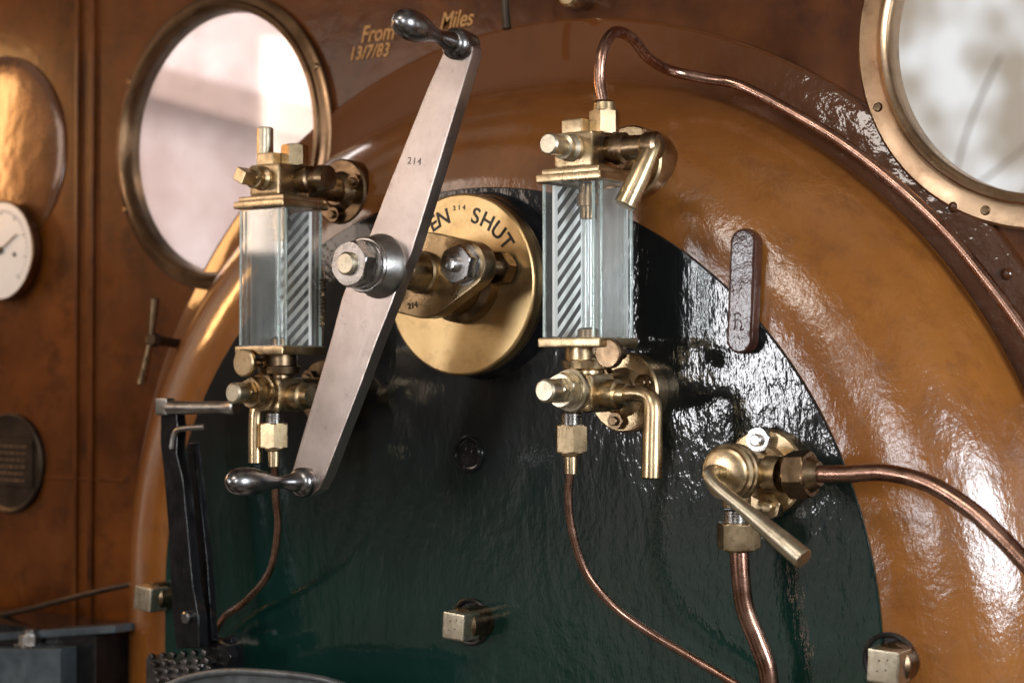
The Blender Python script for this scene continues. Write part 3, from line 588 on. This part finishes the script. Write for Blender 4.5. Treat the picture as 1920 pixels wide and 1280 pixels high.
for (hx,hy,hh_,rh,px,py,ph,sz,lab,rot_) in (
    (882,1165,.004,.038,849,1174,.075,.043,"square brass washout plug in the dark green face",.06),
    (303,1113,-.03,.036,266,1122,.055,.044,"square brass washout plug on the ochre rim",.1),
    (1667,1237,.0,.038,1655,1250,.055,.046,"square brass washout plug beside the lower rim",.05)):
    hc=W(hx,hy,hh_); rt=root("washout_plug",hc,lab,"plug",group="square-headed washout plugs in the boiler")
    bm=B(); lathe(bm,hc,FRONT,[(-.05,rh),(.002,rh),(.004,rh-.003),(.003,rh-.006),(-.004,rh-.008),(-.004,0)],48); finish(bm,"plug_recess",M['hole'],rt)
    e=W(px,py,ph)
    bm=B(); rod(bm,V((e.x,hc.y+.01,e.z)),V((e.x,e.y+.02,e.z)),sz*.62); finish(bm,"plug_collar",M['bronze'],rt)
    bm=B(); box(bm,V((e.x,e.y+.022,e.z)),(sz,.044,sz),Matrix.Rotation(rot_,3,'Y'),.004)
    finish(bm,"square_head",M['palebrass'],rt)
    bm=B()
    for k in range(4): lathe(bm,e+V(((k%2)*.012-.008+.003*(k//2),.0004,(k//2)*.014-.006+.002*(k%2))),FRONT,[(0,.0014),(.0008,.0012),(.0008,0)],10)
    finish(bm,"punch_mark",M['ink'],rt,wn=False)

# ============================================================ lever quadrant at left
lv=root("damper_lever",W(350,1200,.1),"black iron lever with steel cross handle","lever")
bm=B(); H=.13
slab(bm,[W(u,v,H) for u,v in ((301,752),(328,752),(333,800),(331,850),(343,900),(352,1000),(360,1090),(372,1160),(374,1215),(330,1215),(322,1140),(316,1000),(306,880),(300,830))],V((0,.022,0)),.003)
finish(bm,"lever_bar",M['black'],lv)
bm=B(); slab(bm,[W(u,v,H-.05) for u,v in ((352,830),(362,830),(372,900),(388,1050),(398,1200),(378,1210),(368,1080),(352,920))],V((0,.015,0)),.002)
finish(bm,"link_bar",M['black'],lv)
bm=B(); a=W(316,764,H+.01); b=W(443,764,H+.01); d=b-a; l=d.length
lathe(bm,a,d,[(0,0),(0,.010),(.003,.012),(l-.03,.0105),(l-.014,.012),(l-.004,.0135),(l,.011),(l,0)],28); box(bm,W(309,762,H+.005),(.030,.02,.03),bev=.004); finish(bm,"cross_handle",M['hubsteel'],lv)
bm=B(); sweep(bm,[W(322,840,H+.02),W(327,815,H+.02),W(340,804,H+.02),W(384,800,H+.02)],.0052,14,8); finish(bm,"catch",M['hubsteel'],lv)
bm=B()
for (u,v) in ((355,1156),): q=W(u,v,H); lathe(bm,q,FRONT,[(0,.010),(.010,.010),(.012,.007),(.012,0)],20)
finish(bm,"pivot_bolt",M['darksteel'],lv)
bm=B()
box(bm,W(345,1265,.10),(.14,.05,.06),bev=.005)
for r_ in range(4):
    for k in range(6):
        q=W(285+k*20+r_*4,1230+r_*15-k*1.5,.13); box(bm,q,(.010,.010,.009),Matrix.Rotation(.3,3,'Y'),.002)
o=finish(bm,"toothed_rack",M['darksteel']); tag(o,"dark toothed iron rack below the damper lever","rack")
bm=B(); box(bm,W(418,1228,.07),(.055,.05,.045),bev=.006); nut(bm,W(432,1226,.095),FRONT,.02,.02)
sweep(bm,[W(400,1195,.05),W(415,1205,.05),W(440,1200,.05)],.01,12,6)
o=finish(bm,"pivot_block",M['black']); tag(o,"black iron pivot block on the boiler face","bracket")
bm=B(); pts=[W(u,v,.16) for u,v in ((300,1290),(360,1268),(430,1258),(520,1262),(600,1272),(660,1290))]
sweep(bm,pts,.006,14,8)
slab(bm,[W(u,v,.155) for u,v in ((310,1290),(360,1270),(430,1260),(520,1264),(600,1274),(650,1290),(650,1400),(310,1400))],V((0,.02,0)),.002)
o=finish(bm,"firehole_door",M['tray']); tag(o,"curved grey steel top edge of the firehole door","door")
# ============================================================ left wall fittings
q=W(284,636,-.13)
tv=root("wall_valve",V((q.x,WY,q.z)),"dark bronze valve with thin tapered cross handle on the wall","valve")
bm=B(); sweep(bm,[W(291,560,-.1),W(287,600,-.1),W(283,636,-.1),W(274,680,-.1),W(265,718,-.1)],lambda t:.0062+.007*abs(t-.5)+.004*(abs(t-.5)<.06),16,8); finish(bm,"handle",M['bronze'],tv,wn=False)
bm=B(); lathe(bm,W(283,636,-.085),W(345,646,-.17)-W(283,636,-.085),[(0,0),(0,.011),(.012,.014),(.02,.010),(.09,.009),(.1,.014),(.13,.016),(.13,0)],24); finish(bm,"valve_stem",M['plaque'],tv)
q=W(-12,288,-.18); bm=B(); lathe(bm,V((q.x,WY,q.z)),FRONT,[(0,.214),(.003,.214),(.004,.212),(.006,.19),(.008,.14),(.0095,.07),(.010,0)],72)
o=finish(bm,"round_cover",M['lid'],wn=False,sharp=50); tag(o,"large round glossy brown cover on the cab wall","cover")
q=W(2,470,-.165); pg=root("pressure_gauge",V((q.x,WY,q.z)),"white-faced pressure gauge with thin dark metal rim","pressure gauge")
bm=B(); lathe(bm,q,FRONT,[(-.02,.104),(-.005,.107),(.001,.109),(.004,.108),(.005,.1055),(.003,.104),(-.003,.104),(-.02,.09)],64,loop=True); finish(bm,"bezel",M['rimdark'],pg)
bm=B(); lathe(bm,q,FRONT,[(-.003,.1045),(.0,.1045),(.0,0)],48); finish(bm,"dial",M['white'],pg,wn=False)
bm=B()
for k in range(41):
    a=math.radians(-135+k*270/40); L_=.012 if k%5==0 else .006; d=V((math.sin(a),0,math.cos(a)))
    box(bm,q+d*(.088-L_/2)+V((0,-.001,0)),(.0016 if k%5==0 else .0009,.001,L_),Matrix.Rotation(a,3,'Y'),0)
finish(bm,"dial_marks",M['ink'],pg,wn=False)
bm=B(); a=math.radians(60); box(bm,q+V((math.sin(a)*.02,-.004,math.cos(a)*.02)),(.003,.001,.09),Matrix.Rotation(a,3,'Y'),0); lathe(bm,q,FRONT,[(0,.008),(.006,.008),(.007,0)],16)
lathe(bm,q+V((.045,0,-.01)),FRONT,[(0,.005),(.003,.004),(.003,0)],12); finish(bm,"needle",M['ink'],pg,wn=False)
q=W(4,868,-.17); mp_=root("maker_plate",V((q.x,WY,q.z)),"round dark bronze maker's plate on the cab wall","plate")
bm=B(); lathe(bm,V((q.x,WY,q.z)),FRONT,[(0,.108),(.012,.108),(.015,.104),(.012,.098),(.010,.094),(.010,0)],64); finish(bm,"plate_disc",M['plaque'],mp_)
bm=B(); box(bm,V((q.x,WY-.013,q.z)),(.16,.006,.10),bev=.002); finish(bm,"name_tablet",M['plaque'],mp_)
bm=B(); rl=random.Random(3)
for k in range(6):
    xx=-.06
    while xx<.055:
        ww=rl.uniform(.006,.018); box(bm,V((q.x+xx+ww/2,WY-.0165,q.z+.036-k*.0145)),(ww,.002,.0045),bev=.0006); xx+=ww+.005
finish(bm,"worn_raised_lines",M['rimbrass'],mp_)
a=W(218,1175,-.03); bm=B(); box(bm,V((a.x-.45,.06,a.z-.16)),(.9,.16,.30),bev=.004)
sh=finish(bm,"side_bracket",M['black']); tag(sh,"black iron bracket beside the boiler","bracket")
bm=B(); slab(bm,[W(-150,1215,.06),W(112,1215,.06),W(112,1400,.06),W(-150,1400,.06)],V((0,.05,0)),.004); slab(bm,[W(-150,1196,.05),W(215,1172,.02),W(215,1186,.02),W(-150,1210,.05)],V((0,.06,0)),.002)
o=finish(bm,"angle_plate",M['grey']); tag(o,"grey painted steel angle plate with bolt","plate")
bm=B(); q=W(57,1213,.04); box(bm,q+V((0,0,.004)),(.05,.04,.008),bev=.002); nut(bm,q,ZZ,.022,.026,.2); lathe(bm,q+ZZ*.026,ZZ,[(0,.012),(.008,.012),(.01,.009),(.01,0)],20)
o=finish(bm,"hex_bolt",M['steel']); tag(o,"bright steel hex bolt on the grey plate","bolt")
bm=B(); sweep(bm,[W(-60,1165,-.05),W(40,1145,-.05),W(120,1124,-.05),W(200,1104,-.06),W(250,1094,-.07)],.0060,14,8)
o=finish(bm,"thin_rod",M['plaque'],wn=False); tag(o,"thin dark rod running along the wall behind the boiler rim","rod")
bm=B(); sweep(bm,[W(944,-60,-.10),W(946,0,-.10),W(950,54,-.10)],lambda t:.006+.002*t,14,6); o=finish(bm,"hanging_rod",M['plaque'],wn=False); tag(o,"short dark metal rod hanging from above","rod")
bm=B(); lathe(bm,W(1066,-10,-.15),FRONT,[(-.05,.02),(0,.02),(.004,.016),(.004,0)],24); o=finish(bm,"brass_knob",M['brass']); tag(o,"small brass knob at the top of the wall","knob")

# ============================================================ camera, light
cam=bpy.data.cameras.new("camera"); co=bpy.data.objects.new("camera",cam); col.objects.link(co)
mt=Matrix((RIGHT,UP,-FWD)).transposed().to_4x4(); mt.translation=CAM; co.matrix_world=mt
cam.lens=60; cam.sensor_width=36; cam.clip_start=.05; cam.clip_end=200
cam.dof.use_dof=True; cam.dof.focus_distance=2.52; cam.dof.aperture_fstop=3.0
bpy.context.scene.camera=co
def area(loc,tgt,sx_,sy_,power,colr,name):
    l=bpy.data.lights.new(name,'AREA'); l.shape='RECTANGLE'; l.size=sx_; l.size_y=sy_; l.energy=power; l.color=colr
    o=bpy.data.objects.new(name,l); o.location=loc; o.rotation_euler=(V(tgt)-V(loc)).to_track_quat('-Z','Y').to_euler(); col.objects.link(o)
area((3.0,-.80,1.80),(.3,0,1.45),.50,1.0,76,(.86,.93,1),"cab_side_opening")
area((1.95,-3.5,2.15),(.3,0,1.5),.50,.8,38,(.90,.94,1),"cab_rear_opening")
area((-1.45,-3.7,1.66),(.3,0,1.5),.50,.70,30,(.95,.94,.97),"cab_rear_window")
area((-2.55,-.55,2.2),(-.9,0,1.6),.25,.5,8,(1,.50,.18),"warm_cab_side")
area((-3.3,-3.4,2.5),(-.2,0,1.5),1.2,1.0,18,(1,.80,.66),"added_warm_arm_fill")  # added soft warm fill to brighten the regulator arm, not a platform lamp
area((.3,-3.0,3.4),(0,0,1.3),1.0,.5,28,(1,.91,.82),"added_top_fill")  # added fill from above that lifts overall brightness, no real roof lamp
area((-8.,2.2,5.5),(-7.4,6,2.0),6,4,800,(1,.92,.91),"outside_daylight")
w=bpy.data.worlds.new("World"); bpy.context.scene.world=w; w.use_nodes=True; nt=w.node_tree; bg=nt.nodes["Background"]
tc=N(nt,"ShaderNodeTexCoord"); n=N(nt,"ShaderNodeTexNoise",Scale=2.6,Detail=3.); nt.links.new(tc.outputs["Generated"],n.inputs["Vector"])
cr=N(nt,"ShaderNodeValToRGB"); e=cr.color_ramp.elements; e[0].position=.46; e[0].color=(.045,.025,.015,1); e[1].position=.62; e[1].color=(.9,.78,.64,1)
nt.links.new(n.outputs["Fac"],cr.inputs[0]); nt.links.new(cr.outputs[0],bg.inputs[0]); bg.inputs[1].default_value=.52
vs=bpy.context.scene.view_settings; vs.view_transform='Standard'; vs.look='None'; vs.exposure=0
